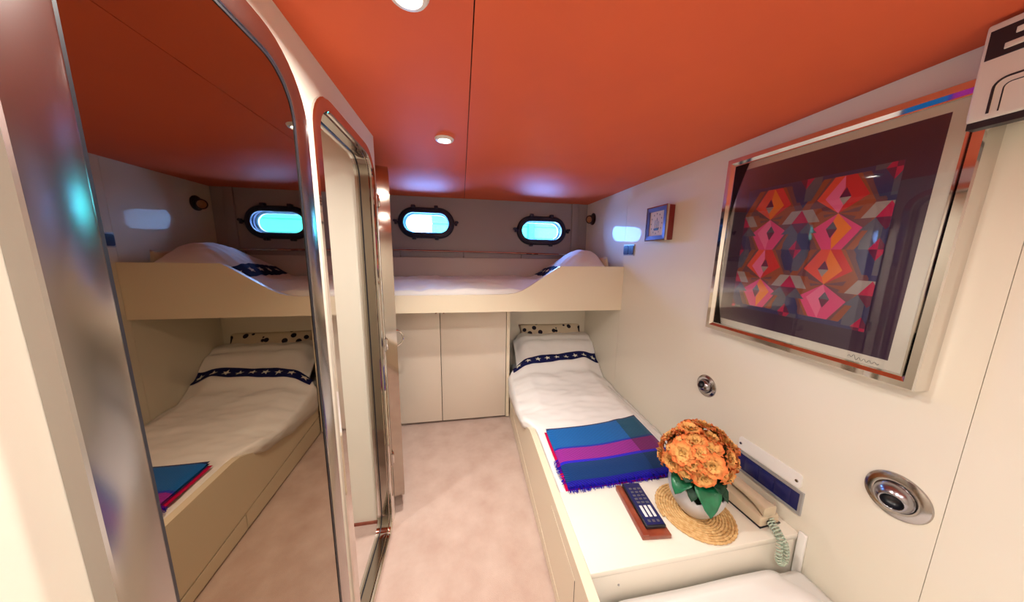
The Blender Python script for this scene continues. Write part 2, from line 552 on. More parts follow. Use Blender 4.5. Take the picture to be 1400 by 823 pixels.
# ------------------------------------------------------------------ berth base along the right wall
bx = lambda y: 0.350 + 0.027 * y
shear = lambda v: (bx(v[1]) + v[0], v[1], v[2])
bb = empty('berth_base', (0.5, 1.0, 0))
tag(bb, 'long cream berth base with drawers along the right wall', 'bed base')
g = lambda y: max(0.045, 0.016 + 0.060 * y)
top = [(YR + 0.005, 0.40), (0.3, 0.405), (0.72, 0.418), (1.46, 0.424), (1.515, 0.418), (1.57, 0.395), (1.65, 0.350), (1.71, 0.318), (1.78, 0.300), (2.335, 0.262)]
low = [(2.335, g(2.335)), (1.5, g(1.5)), (0.5, g(0.5)), (YR + 0.005, g(YR))]
slot = [(0.757, 0.345), (1.045, 0.358), (1.045, 0.364), (0.757, 0.351)]
plate('side_board', top + low, [slot], lambda u, v, w: (w, u, v), 0.0, 0.034, M['board'], bb, wrap=shear)
box('slot_back', 0.026, 0.040, 0.74, 1.06, 0.335, 0.375, M['dark'], bb, wrap=shear)
plate('core_panel', [(YR + 0.005, 0.0), (2.335, 0.0), (2.335, 0.26), (1.75, 0.28), (1.5, 0.38), (YR + 0.005, 0.38)], [], lambda u, v, w: (w, u, v), 0.016, 0.034, M['dark'], bb, wrap=lambda v: shear((v[0] + 0.0005, v[1], v[2])))  # dark colour stands in for the shadow inside the drawer groove
for a, b in ((YR + 0.005, 0.10), (0.104, 1.498), (1.502, 2.335)):
    plate('drawer_front', [(a, 0.012), (b, 0.012), (b, g(b) - 0.010), ((a + b) / 2, g((a + b) / 2) - 0.010), (a, g(a) - 0.010)], [], lambda u, v, w: (w, u, v), 0.0, 0.016, M['board'], bb, wrap=shear)
# seam of the locker door below the slot
box('locker_seam', -0.0006, 0.0004, 0.7545, 0.7575, g(0.75) + 0.004, 0.346, M['dark'], bb, wrap=shear)
box('berth_deck', 0.036, 0.80, 1.06, 2.33, 0.20, 0.24, M['board'], bb, wrap=lambda v: (min(shear(v)[0], XW - 0.003), v[1], v[2]))
box('berth_deck', 0.036, 0.90, YR + 0.005, 0.712, 0.18, 0.22, M['board'], bb, wrap=lambda v: (min(shear(v)[0], XW - 0.003), v[1], v[2]))

# night table between the two berths
nt_ = empty('night_table', (0.8, 0.88, 0))
tag(nt_, 'low ivory night table between the two lower berths', 'table')
def dw(v):
    return (max(bx(v[1]) + 0.0352, v[0]) if v[0] < 0.6 else v[0], v[1], v[2])
box('table_top', 0.30, XW - 0.001, 0.716, 1.045, 0.398, 0.42, M['desk'], nt_, wrap=dw, bevel=0.002)
box('end_panel', 0.30, XW - 0.001, 0.722, 0.742, 0.0, 0.398, M['desk'], nt_, wrap=dw)
box('end_panel', 0.30, XW - 0.001, 1.020, 1.040, 0.0, 0.398, M['desk'], nt_, wrap=dw)
lathe('screw_cap', [(0.001, 0.003), (0.003, 0.003), (0.004, 0.0), (0.001, 0.0)], M['grey'], nt_, basis((0.515, 0.722, 0.345), (0, -1, 0)), n=10)
ws = box('edge_strip', XW - 0.012, XW - 0.0005, 0.690, 0.716, 0.20, 0.436, M['white'], nt_, bevel=0.004)

# ------------------------------------------------------------------ bedding
def sstep(a, b, x):
    t = max(0.0, min(1.0, (x - a) / (b - a)))
    return t * t * (3 - 2 * t)


def nz(x, y, s, seed=0.0):
    return noise.noise(Vector((x * s, y * s, seed)))


def grid_obj(name, fn, nu, nv, mat_, parent=None, thick=0.0, u0=0, u1=1, v0=0, v1=1):
    verts, faces = [], []
    for j in range(nv + 1):
        for i in range(nu + 1):
            verts.append(fn(u0 + (u1 - u0) * i / nu, v0 + (v1 - v0) * j / nv))
    for j in range(nv):
        for i in range(nu):
            a = j * (nu + 1) + i
            faces.append((a, a + 1, a + nu + 2, a + nu + 1))
    o = mesh_obj(name, verts, faces, mat_, parent, smooth=True)
    if thick:
        s = o.modifiers.new('thickness', 'SOLIDIFY')
        s.thickness = thick
        s.offset = -1
    return o


def interp(tab, y):
    if y <= tab[0][0]: return tab[0][1]
    for (a, va), (b, vb) in zip(tab, tab[1:]):
        if y <= b:
            t = (y - a) / (b - a)
            t = t * t * (3 - 2 * t)
            return va + (vb - va) * t
    return tab[-1][1]


def bed_top(x, y):
    """height of the lower duvet"""
    z = interp([(1.04, 0.400), (1.6, 0.412), (2.02, 0.425), (2.22, 0.458), (2.36, 0.538), (2.52, 0.660), (2.60, 0.694), (2.66, 0.700), (2.70, 0.68)], y)
    z -= 0.075 * sstep(XW - 0.17, XW - 0.0, x) * (1.0 if y < 2.3 else max(0.2, 1 - (y - 2.3) * 3.0))
    hl = sstep(1.62, 1.85, y)
    z -= hl * 0.05 * (1 - sstep(0.40, 0.56, x))
    if y > 2.2:
        z -= sstep(2.2, 2.5, y) * 0.12 * (1 - sstep(0.40, 0.60, x))
    # soft folds
    d = (x - 0.8) * 0.55 + (y - 1.7)
    z += 0.010 * nz(d * 1.0, (x - y) * 0.32, 9.0, 3.1)
    z += 0.007 * nz(x, y, 3.2, 8.0)
    z += 0.0065 * nz(x * 0.5 + y * 1.5, y - x * 0.8, 13.0, 1.7)
    return z


def duvet_pt(s, t):
    y = 1.047 + t * (2.685 - 1.047)
    over = sstep(1.50, 1.66, y) * (1 - sstep(2.30, 2.40, y) * 1.0)
    xin = bx(y) + 0.040 + 0.02 * sstep(2.3, 2.4, y)
    xedge = xin * (1 - over) + (bx(y) - 0.012) * over
    xr = XW - 0.004
    if s < 0.12:
        k = s / 0.12
        hem = interp([(1.5, 0.385), (1.60, 0.36), (1.72, 0.315), (2.0, 0.262), (2.3, 0.228), (2.42, 0.33), (2.7, 0.45)], y)
        zt = bed_top(xedge + 0.02, y)
        if over < 0.05: hem = zt - 0.05
        z = hem + (zt - hem) * math.sin(k * PI / 2)
        bul = math.cos(k * PI / 2)
        x = xedge + 0.02 - 0.014 * math.sin(k * PI) - 0.02 * bul * over + 0.008 * nz(y, k, 11.0, 5.0) * over
        return (x, y, z)
    k = (s - 0.12) / 0.88
    x = xedge + 0.02 + k * (xr - xedge - 0.02)
    return (x, y, bed_top(x, y))


lm = box('mattress', 0.05, 0.82, 1.062, 2.67, 0.242, 0.385, M['mattress'], bevel=0.03, wrap=lambda v: (min(shear(v)[0], XW - 0.006), v[1], v[2]))
tag(lm, 'thin mattress of the lower berth under the white duvet', 'mattress')
du = grid_obj('duvet', duvet_pt, 70, 130, M['sheet'], thick=0.01)
tag(du, 'white cotton duvet on the lower berth with a navy star band', 'duvet')


def band_surface(name, parent, surf, x0, x1, yc, hw, nseg, stars, dz=0.004, srad=0.030):
    def fn(u, v):
        x = x0 + (x1 - x0) * u
        y = yc(x) + (v * 2 - 1) * hw + 0.004 * nz(x, v, 8.0, 2.2)
        return (x, y, surf(x, y) + dz)
    b = grid_obj(name, fn, nseg, 8, M['band'], parent)
    for i in range(stars):
        xs = x0 + (x1 - x0) * (i + 0.55) / stars
        ys = yc(xs)
        vs = [(xs, ys, surf(xs, ys) + dz + 0.004)]
        rot = 0.25 * math.sin(i * 2.3)
        for k in range(10):
            r = srad if k % 2 == 0 else srad * 0.42
            a = PI / 2 + k * PI / 5 + rot
            px, py = xs + r * math.cos(a), ys + 0.86 * r * math.sin(a)
            vs.append((px, py, surf(px, py) + dz + 0.002))
        fs = [(0, 1 + k, 1 + (k + 1) % 10) for k in range(10)]
        mesh_obj('star', vs, fs, M['star'], b)
    return b


def bed_surf(x, y):
    return bed_top(x, y)


band_surface('star_band', du, bed_surf, 0.438, XW - 0.008, lambda x: 2.36 + 0.05 * (x - 0.85), 0.040, 60, 9)


def pillow(name, c, sx, sy, sz, mat_, label, rot=(0, 0, 0), group=None, sag=0.0, n=22, k=0.55):
    Mx = Matrix.Translation(c) @ Matrix.Rotation(rot[2], 4, 'Z') @ Matrix.Rotation(rot[1], 4, 'Y') @ Matrix.Rotation(rot[0], 4, 'X')
    verts, faces = [], []
    for side in (1, -1):
        for j in range(n + 1):
            for i in range(n + 1):
                u, v = -1 + 2 * i / n, -1 + 2 * j / n
                e = (max(0, 1 - u * u) * max(0, 1 - v * v)) ** k
                pin = 1 - 0.07 * (1 - abs(u)) * 0 - 0.06 * (1 - u * u) * abs(v) - 0.06 * (1 - v * v) * abs(u)
                z = side * e * sz * (1 + 0.10 * nz(u, v, 2.6, c[0] * 7)) - sag * (1 - u * u)
                verts.append(Mx @ Vector((u * sx * (1 - 0.06 * (1 - v * v)), v * sy * (1 - 0.08 * (1 - u * u)), z)))
    m = (n + 1) * (n + 1)
    for s_ in (0, 1):
        for j in range(n):
            for i in range(n):
                a = s_ * m + j * (n + 1) + i
                faces.append((a, a + 1, a + n + 2, a + n + 1))
    import bmesh
    o = mesh_obj(name, verts, faces, mat_, smooth=True)
    bm = bmesh.new(); bm.from_mesh(o.data)
    bmesh.ops.remove_doubles(bm, verts=bm.verts, dist=0.0005)
    bmesh.ops.recalc_face_normals(bm, faces=bm.faces)
    bm.to_mesh(o.data); bm.free()
    tag(o, label, 'pillow', group)
    return o


def spotted(name):
    m = mat(name, (0.66, 0.56, 0.42, 1), 0.85, spec=0.2)
    nt = m.node_tree
    b = nt.nodes['Principled BSDF']
    tc = nt.nodes.new('ShaderNodeTexCoord')
    vo = nt.nodes.new('ShaderNodeTexVoronoi')
    vo.inputs['Scale'].default_value = 13
    nt.links.new(tc.outputs['Object'], vo.inputs['Vector'])
    rp = nt.nodes.new('ShaderNodeValToRGB')
    rp.color_ramp.interpolation = 'CONSTANT'
    rp.color_ramp.elements[0].color = (0.02, 0.016, 0.03, 1)
    rp.color_ramp.elements[1].position = 0.30
    rp.color_ramp.elements[1].color = (0.66, 0.56, 0.43, 1)
    nt.links.new(vo.outputs['Distance'], rp.inputs['Fac'])
    nt.links.new(rp.outputs['Color'], b.inputs['Base Color'])
    return m


M['spot'] = spotted('beige_print_cotton')
pillow('pillow', (0.885, 2.645, 0.640), 0.33, 0.155, 0.045, M['spot'], 'beige pillow with dark print at the head of the lower berth', rot=(1.15, 0, 0.02))
pillow('pillow', (0.84, 2.50, 0.49), 0.33, 0.17, 0.07, M['sheet'], 'plump white pillow under the duvet of the lower berth', rot=(0.55, 0, 0))

# upper bunk bedding
um = box('mattress', XL + 0.02, XW - 0.01, 2.09, 2.70, 1.072, 1.170, M['mattress'], bevel=0.03)
tag(um, 'mattress in the upper bunk behind the front board', 'mattress')


def ub_top(x, y):
    z = 1.205 + 0.055 * sstep(2.08, 2.34, y)
    m_ = sstep(0.62, 1.02, x)
    edge = 1 - 0.55 * sstep(1.10, 1.235, x)
    yy = 1 - 0.35 * abs((y - 2.36) / 0.32) ** 2
    z += 0.245 * m_ * edge * yy
    d = x * 0.9 + y * 0.4
    z += 0.013 * nz(d, y * 0.5 - x * 0.2, 7.5, 4.0) + 0.008 * nz(x, y * 1.6, 15.0, 6.0) + 0.01 * nz(x, y, 2.6, 9.0)
    return z


def ub_pt(s, t):
    x = XL + 0.012 + s * (1.245 - XL - 0.012)
    if t < 0.10:
        k = t / 0.10
        y = 2.079 + 0.018 * k * k
        zt = ub_top(x, 2.097)
        return (x, y, zt - 0.06 * (1 - k) ** 1.0)
    y = 2.097 + (t - 0.10) / 0.9 * (2.705 - 2.097)
    return (x, y, ub_top(x, y))


ud = grid_obj('duvet', ub_pt, 150, 46, M['sheet'], thick=0.008)
tag(ud, 'white duvet on the upper bunk heaped over a pillow at the right', 'duvet')


def ub_band_fn():
    x0b, x1b = 0.70, 0.80
    def fn(u, v):
        y = 2.10 + (2.69 - 2.10) * u
        x = x0b + (x1b - x0b) * v + 0.05 * (1 - sstep(2.08, 2.3, y))
        return (x, y, ub_top(x, y) + 0.005)
    b = grid_obj('star_band', fn, 50, 8, M['band'], ud)
    for i in range(6):
        y = 2.14 + i * 0.095
        x = 0.75 + 0.05 * (1 - sstep(2.08, 2.3, y))
        vs = [(x, y, ub_top(x, y) + 0.009)]
        for k in range(10):
            r = 0.022 if k % 2 == 0 else 0.0095
            a = k * PI / 5 + 0.2 * i
            px, py = x + r * math.cos(a), y + r * math.sin(a)
            vs.append((px, py, ub_top(px, py) + 0.008))
        mesh_obj('star', vs, [(0, 1 + k, 1 + (k + 1) % 10) for k in range(10)], M['star'], b)


ub_band_fn()
pillow('pillow', (1.205, 2.36, 1.36), 0.24, 0.10, 0.035, M['spot'], 'beige printed pillow standing against the right wall on the upper bunk', rot=(1.35, 0, 1.45))

# near berth, mostly out of frame
nm = box('mattress', 0.05, 0.90, YR + 0.02, 0.700, 0.222, 0.300, M['mattress'], bevel=0.03, wrap=lambda v: (min(shear(v)[0], XW - 0.006), v[1], v[2]))
tag(nm, 'mattress of the near berth in the bottom right corner', 'mattress')


def near_pt(s, t):
    y = YR + 0.03 + t * (0.700 - YR - 0.03)
    x0, x1 = bx(y) + 0.038, XW - 0.005
    x = x0 + s * (x1 - x0)
    z = 0.352 - 0.07 * sstep(0.52, 0.700, y) ** 2 * 0.6 - 0.07 * sstep(XW - 0.16, XW, x) - 0.03 * (1 - sstep(x0, x0 + 0.12, x))
    z += 0.008 * nz(x * 0.6 + y, y * 0.6, 6.0, 2.0) + 0.005 * nz(x, y, 3.0, 1.0)
    return (x, y, z)


nd = grid_obj('duvet', near_pt, 50, 90, M['sheet'], thick=0.01)
tag(nd, 'white duvet on the near berth in front of the night table', 'duvet')

# ------------------------------------------------------------------ folded blanket on the foot of the berth
def blanket_mat():
    m = mat('woven_stripe_wool', (0.01, 0.1, 0.4, 1), 0.95, spec=0.1, bump=(260, 0.35, 0.003), sheen=0.2)
    nt = m.node_tree
    b = nt.nodes['Principled BSDF']
    tc = nt.nodes.new('ShaderNodeUVMap')
    sp = nt.nodes.new('ShaderNodeSeparateXYZ')
    nt.links.new(tc.outputs[0], sp.inputs[0])

    def ramp(stops):
        r = nt.nodes.new('ShaderNodeValToRGB')
        r.color_ramp.interpolation = 'CONSTANT'
        els = r.color_ramp.elements
        els[0].position, els[0].color = stops[0]
        els[1].position, els[1].color = stops[1]
        for p, c in stops[2:]:
            e = els.new(p)
            e.color = c
        nt.links.new(sp.outputs[1], r.inputs['Fac'])
        return r
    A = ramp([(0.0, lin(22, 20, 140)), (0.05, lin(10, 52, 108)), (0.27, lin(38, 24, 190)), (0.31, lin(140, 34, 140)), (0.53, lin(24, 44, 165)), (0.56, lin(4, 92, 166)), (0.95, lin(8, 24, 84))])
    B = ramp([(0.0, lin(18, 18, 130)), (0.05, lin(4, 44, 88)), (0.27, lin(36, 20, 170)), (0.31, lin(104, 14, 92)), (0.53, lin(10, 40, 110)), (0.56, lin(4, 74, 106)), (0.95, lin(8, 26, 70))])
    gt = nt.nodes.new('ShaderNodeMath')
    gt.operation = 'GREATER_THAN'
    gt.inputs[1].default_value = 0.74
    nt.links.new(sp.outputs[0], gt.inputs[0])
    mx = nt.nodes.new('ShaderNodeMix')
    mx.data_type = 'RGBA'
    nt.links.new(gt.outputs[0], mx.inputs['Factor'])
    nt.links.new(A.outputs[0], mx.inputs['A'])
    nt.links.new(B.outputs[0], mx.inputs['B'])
    # herringbone weave
    wv = nt.nodes.new('ShaderNodeTexWave')
    wv.inputs['Scale'].default_value = 26
    wv.inputs['Distortion'].default_value = 1.5
    wv.bands_direction = 'DIAGONAL'
    nt.links.new(tc.outputs[0], wv.inputs['Vector'])
    mr_ = nt.nodes.new('ShaderNodeMapRange')
    mr_.inputs[3].default_value = 0.6
    mr_.inputs[4].default_value = 1.4
    nt.links.new(wv.outputs['Fac'], mr_.inputs[0])
    mu = nt.nodes.new('ShaderNodeMix')
    mu.data_type = 'RGBA'
    mu.blend_type = 'MULTIPLY'
    mu.inputs['Factor'].default_value = 1.0
    nt.links.new(mx.outputs['Result'], mu.inputs['A'])
    nt.links.new(mr_.outputs[0], mu.inputs['B'])
    nt.links.new(mu.outputs['Result'], b.inputs['Base Color'])
    return m


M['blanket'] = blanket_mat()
M['blanketred'] = mat('crimson_wool_edge', lin(190, 14, 70), 0.95, spec=0.1, bump=(260, 0.3, 0.003))
M['fringe'] = mat('violet_blue_fringe', lin(34, 20, 170), 0.95, spec=0.1)
bk = empty('folded_blanket', (0.77, 1.25, 0.41))
tag(bk, 'folded blue and magenta striped wool blanket on the lower berth', 'blanket')
# corners: far-left, far-right, near-right, near-left
BC = [(0.474, 1.462), (1.088, 1.528), (1.055, 1.062), (0.452, 1.045)]


def bl_xy(u, v, grow=0.0):
    nlx = BC[3][0] + (BC[2][0] - BC[3][0]) * u
    nly = BC[3][1] + (BC[2][1] - BC[3][1]) * u
    fx = BC[0][0] + (BC[1][0] - BC[0][0]) * u
    fy = BC[0][1] + (BC[1][1] - BC[0][1]) * u - 0.030 * math.sin(PI * u) * 1.0
    return nlx + (fx - nlx) * v + grow * (u - 0.5) * 2, nly + (fy - nly) * v


def blanket_layer(name, zoff, thick, grow, mat_, dx=0.0, dy=0.0):
    nu, nv = 30, 26
    verts, faces, uvs = [], [], []
    for side in (1, 0):
        for j in range(nv + 1):
            for i in range(nu + 1):
                u, v = i / nu, j / nv
                x, y = bl_xy(u, v, grow)
                x += dx; y += dy
                e = min(1.0, min(u, 1 - u) * nu / 1.5, 1.0)
                ev = min(1.0, min(v, 1 - v) * nv / 1.5)
                rnd = math.sqrt(max(0, 1 - (1 - min(e, ev)) ** 2))
                z0 = max(bed_top(min(x, XW - 0.02), max(1.05, y)), 0.412) + 0.008 + zoff + 0.008 * nz(x, y, 4.0, 6.5)
                z0 -= 0.02 * (1 - sstep(0, 0.25, v)) * 0.6
                z = z0 + (thick * (0.35 + 0.65 * rnd) if side else thick * 0.35 * (1 - rnd))
                verts.append((x, y, z))
                uvs.append((u, v))
    n = (nu + 1) * (nv + 1)
    for s_ in (0, 1):
        for j in range(nv):
            for i in range(nu):
                a = s_ * n + j * (nu + 1) + i
                q = (a, a + 1, a + nu + 2, a + nu + 1)
                faces.append(q if s_ == 0 else tuple(reversed(q)))
    border = [i for i in range(nu)] + [j * (nu + 1) + nu for j in range(nv)] + [nv * (nu + 1) + nu - i for i in range(nu)] + [(nv - j) * (nu + 1) for j in range(nv)]
    for k in range(len(border)):
        a, b = border[k], border[(k + 1) % len(border)]
        faces.append((b, a, a + n, b + n))
    o = mesh_obj(name, verts, faces, mat_, bk, smooth=True)
    uvl = o.data.uv_layers.new(name='UVMap')
    for lp in o.data.loops:
        uvl.data[lp.index].uv = uvs[lp.vertex_index]
    return o


blanket_layer('under_fold', 0.0, 0.011, 0.004, M['blanketred'], dx=-0.002)
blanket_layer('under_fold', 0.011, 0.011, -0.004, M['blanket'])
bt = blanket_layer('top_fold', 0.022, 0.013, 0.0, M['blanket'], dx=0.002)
fv, ff = [], []
for k in range(230):
    u = random.random()
    x, y = bl_xy(u, 0.0)
    z = 0.428 + 0.018 * random.random()
    l = random.uniform(0.010, 0.024)
    p = [(x, y + 0.006, z), (x + random.uniform(-.004, .004), y - l * 0.6, z - 0.004), (x + random.uniform(-.008, .008), y - l, max(0.4225, z - random.uniform(0.006, 0.02)))]
    v_, f_ = tubevf(p, 0.0011, 4, base=len(fv))
    fv += v_; ff += f_
for k in range(60):
    v = random.uniform(0.06, 0.42)
    x, y = bl_xy(0.0, v)
    z = 0.428 + 0.014 * random.random()
    l = random.uniform(0.008, 0.02)
    p = [(x + 0.006, y, z), (x - l * 0.6, y + random.uniform(-.004, .004), z - 0.003), (x - l, y + random.uniform(-.008, .008), z - 0.01)]
    v_, f_ = tubevf(p, 0.0011, 4, base=len(fv))
    fv += v_; ff += f_
fo = mesh_obj('fringe', fv, ff, M['fringe'], bk)
fo['kind'] = 'stuff'

# ------------------------------------------------------------------ things on the night table
ZT = 0.42
# remote control on its wooden stand
ra = math.atan2(0.672 - 0.652, 1.0 - 0.785)
rM = Matrix.Translation((0.712, 0.900, ZT)) @ Matrix.Rotation(-0.10, 4, 'Z')
rwrap = lambda v: rM @ Vector(v)
st = empty('remote_stand', (0.712, 0.900, ZT))
tag(st, 'reddish wooden stand under the remote control on the night table', 'stand')
box('wooden_block', -0.056, 0.056, -0.118, 0.112, 0.0, 0.018, M['woodred'], st, bevel=0.003, wrap=rwrap)
box('back_ledge', -0.056, -0.032, -0.118, 0.112, 0.0182, 0.024, M['woodred'], st, bevel=0.002, wrap=rwrap)
rc = empty('remote_control', (0.718, 0.905, ZT + 0.019))
tag(rc, 'black remote control with small buttons lying on a wooden stand', 'remote control')
box('shell', -0.030, 0.049, -0.094, 0.110, 0.0185, 0.034, M['black'], rc, bevel=0.004, wrap=rwrap)
box('face_plate', -0.026, 0.045, -0.089, 0.105, 0.0342, 0.0352, M['navy'], rc, wrap=rwrap)
M['button'] = mat('grey_button', (0.10, 0.10, 0.13, 1), 0.5)
M['label'] = mat('white_print', (0.75, 0.75, 0.75, 1), 0.6)
for j in range(5):
    for i in range(3):
        box('button', -0.014 + i * 0.019, -0.002 + i * 0.019, 0.070 - j * 0.017, 0.079 - j * 0.017, 0.0353, 0.038, M['button'], rc, bevel=0.0012, wrap=rwrap)
for i in range(3):
    box('button', -0.014 + i * 0.018, -0.003 + i * 0.018, -0.058, -0.008, 0.0353, 0.0375, M['label'], rc, bevel=0.001, wrap=rwrap)
for i in range(3):
    box('button', -0.014 + i * 0.018, -0.004 + i * 0.018, -0.080, -0.070, 0.0353, 0.0375, M['button'], rc, bevel=0.001, wrap=rwrap)

# woven placemat
MC = (0.932, 0.862)
M['straw'] = mat('woven_straw', lin(196, 150, 92), 0.8, spec=0.2, bump=(160, 0.4, 0.003), var=(70, lin(226, 190, 136)))
pv = []
turns, rmax = 13.5, 0.142
npt = 1500
for i in range(npt):
    q = i / (npt - 1)
    a = 2 * PI * turns * math.sqrt(q)
    r = 0.006 + (rmax - 0.006) * math.sqrt(q)
    pv.append((MC[0] + r * math.cos(a), MC[1] + r * math.sin(a), ZT + 0.0068 + 0.0007 * math.sin(i * 1.9)))
v_, f_ = tubevf(pv, 0.0055, 6, rfun=lambda t: 0.0055 + 0.0011 * math.sin(t * (npt - 1) * 1.25))
zmin = ZT + 0.0004
v_ = [(v.x, v.y, zmin + (v.z - ZT) * 0.75 if v.z > ZT else zmin) for v in v_]
pm = mesh_obj('placemat', v_, f_, M['straw'], smooth=True)
tag(pm, 'round coiled straw placemat under the flower pot', 'placemat')
ZM = ZT + 0.0118

# flower pot with the jagged rim
M['pot'] = mat('silver_grey_glaze', (0.52, 0.51, 0.53, 1), 0.42, 0.25, var=(9, (0.60, 0.59, 0.60, 1)))
fp = empty('potted_flowers', (MC[0] - 0.004, MC[1], ZM))
tag(fp, 'orange artificial flowers in a silver pot with a jagged rim', 'potted flowers')
PC = (0.930, 0.866)
nseg, nlev = 60, 12


def pot_r(h):     # h 0..1
    return 0.046 + 0.056 * math.sin(min(1.0, h * 1.08 + 0.02) * PI * 0.56) ** 0.85


loops = []
loops.append([(PC[0] + 0.001 * math.cos(2 * PI * i / nseg), PC[1] + 0.001 * math.sin(2 * PI * i / nseg), ZM + 0.001) for i in range(nseg)])
for j in range(nlev + 1):
    lp = []
    for i in range(nseg):
        a = 2 * PI * i / nseg
        ph = (a * 6.5 / (2 * PI) + 0.35) % 1.0
        tri = abs(ph * 2 - 1)
        rim = 0.125 + 0.050 * (tri - 0.5) + (0.012 if math.sin(a * 3) > 0 else -0.006)
        h = rim * j / nlev
        r = pot_r(h / 0.135)
        lp.append((PC[0] + r * math.cos(a), PC[1] + r * math.sin(a), ZM + 0.001 + h))
    loops.append(lp)
po = loft('pot', loops, M['pot'], fp, smooth=True)
sm = po.modifiers.new('wall', 'SOLIDIFY'); sm.thickness = 0.006; sm.offset = -1
lathe('potting_fill', [(0.001, 0.10), (0.088, 0.098), (0.086, 0.085), (0.001, 0.085)], mat('dark_moss', (0.03, 0.04, 0.015, 1), 0.95), fp, Matrix.Translation((PC[0], PC[1], ZM)), n=20)


def bloom_mat():
    m = mat('orange_silk_petal', (0.8, 0.25, 0.05, 1), 0.7, spec=0.25)
    nt = m.node_tree
    b = nt.nodes['Principled BSDF']
    tc = nt.nodes.new('ShaderNodeTexCoord')
    ln = nt.nodes.new('ShaderNodeVectorMath')
    ln.operation = 'LENGTH'
    nt.links.new(tc.outputs['Object'], ln.inputs[0])
    n1 = nt.nodes.new('ShaderNodeTexNoise')
    n1.inputs['Scale'].default_value = 60
    nt.links.new(tc.outputs['Object'], n1.inputs['Vector'])
    ad = nt.nodes.new('ShaderNodeMath')
    ad.operation = 'MULTIPLY_ADD'
    ad.inputs[1].default_value = 0.022
    nt.links.new(n1.outputs['Fac'], ad.inputs[0])
    nt.links.new(ln.outputs['Value'], ad.inputs[2])
    rp = nt.nodes.new('ShaderNodeValToRGB')
    e = rp.color_ramp.elements
    e[0].position, e[0].color = 0.010, lin(120, 110, 30)
    e[1].position, e[1].color = 0.060, lin(200, 80, 40)
    for p, c in ((0.018, lin(226, 190, 118)), (0.036, lin(232, 168, 98)), (0.049, lin(222, 120, 64))):
        x = e.new(p); x.color = c
    nt.links.new(ad.outputs[0], rp.inputs['Fac'])
    nt.links.new(rp.outputs['Color'], b.inputs['Base Color'])
    b.inputs['Subsurface Weight'].default_value = 0.0
    return m


M['bloom'] = bloom_mat()


def bloom_mesh(seed):
    rnd = random.Random(seed)
    verts, faces = [], []
    for layer, (L, wd, tilt, n) in enumerate(((0.040, 0.021, 0.30, 6), (0.028, 0.016, 0.75, 5), (0.015, 0.010, 1.15, 4))):
        for k in range(n):
            a = 2 * PI * (k + 0.5 * layer) / n + rnd.uniform(-.2, .2)
            tl = tilt + rnd.uniform(-.15, .15)
            base = len(verts)
            for j in range(5):
                q = j / 4
                r = L * q
                w = wd * (0.35 + 0.65 * math.sin(PI * (0.12 + 0.62 * q)))
                for i in range(5):
                    s = (i / 4 - 0.5) * 2
                    rr = r * (1 - 0.12 * s * s * q) + (0.0045 * math.sin(i * 2.4 + seed + k) * q)
                    z = rr * math.sin(tl) * (1 - 0.25 * q) + 0.35 * w * s * s * 0.6 + 0.0060 * math.sin(i * 2.9 + j * 2 + k + seed) * q
                    px, py = rr * math.cos(tl), s * w
                    verts.append((px * math.cos(a) - py * math.sin(a), px * math.sin(a) + py * math.cos(a), z + 0.003 * layer))
            for j in range(4):
                for i in range(4):
                    b = base + j * 5 + i
                    faces.append((b, b + 1, b + 6, b + 5))
    me = bpy.data.meshes.new('flower_head')
    me.from_pydata(verts, [], faces)
    for p in me.polygons: p.use_smooth = True
    me.materials.append(M['bloom'])
    return me


bms = [bloom_mesh(s) for s in range(4)]
DC = Vector((0.915, 0.868, 0.678))
nb = 40
stv, stf = [], []
for k in range(nb):
    cz_ = 1 - (k + 0.5) / nb * 1.30
    az = k * 2.39996 + 0.4
    sr = math.sqrt(max(0, 1 - cz_ * cz_))
    d = Vector((sr * math.cos(az), sr * math.sin(az), cz_))
    R_ = 0.104 + random.uniform(-0.016, 0.016)
    p = DC + Vector((d.x * R_ * 1.10, d.y * R_ * 0.98, d.z * R_ * 1.0))
    o = bpy.data.objects.new('flower_head', bms[k % 4])
    COL.objects.link(o)
    o.parent = fp
    dj = (d + Vector((random.uniform(-.25, .25), random.uniform(-.25, .25), random.uniform(-.1, .3)))).normalized()
    o.rotation_euler = (Matrix.Rotation(0, 4, 'Z') @ dj.to_track_quat('Z', 'Y').to_matrix().to_4x4() @ Matrix.Rotation(random.uniform(0, 6.28), 4, 'Z')).to_euler()
    o.location = p - WL[fp.name]
    s = random.uniform(0.82, 1.18)
    o.scale = (s, s, s)
    b0 = Vector((PC[0] + 0.03 * d.x, PC[1] + 0.03 * d.y, ZM + 0.06))
    v_, f_ = tubevf([b0, (b0 + p) / 2 + Vector((0, 0, 0.015)), p], 0.0022, 5, base=len(stv))
    stv += v_; stf += f_
so = mesh_obj('stems', stv, stf, mat('stem_green', (0.03, 0.09, 0.02, 1), 0.7), fp)
M['leaf'] = mat('glossy_leaf', lin(10, 92, 58), 0.4, var=(30, lin(20, 120, 76)), coat=0.2)
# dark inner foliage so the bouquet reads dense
M['leafd'] = mat('deep_leaf', lin(14, 58, 36), 0.6)


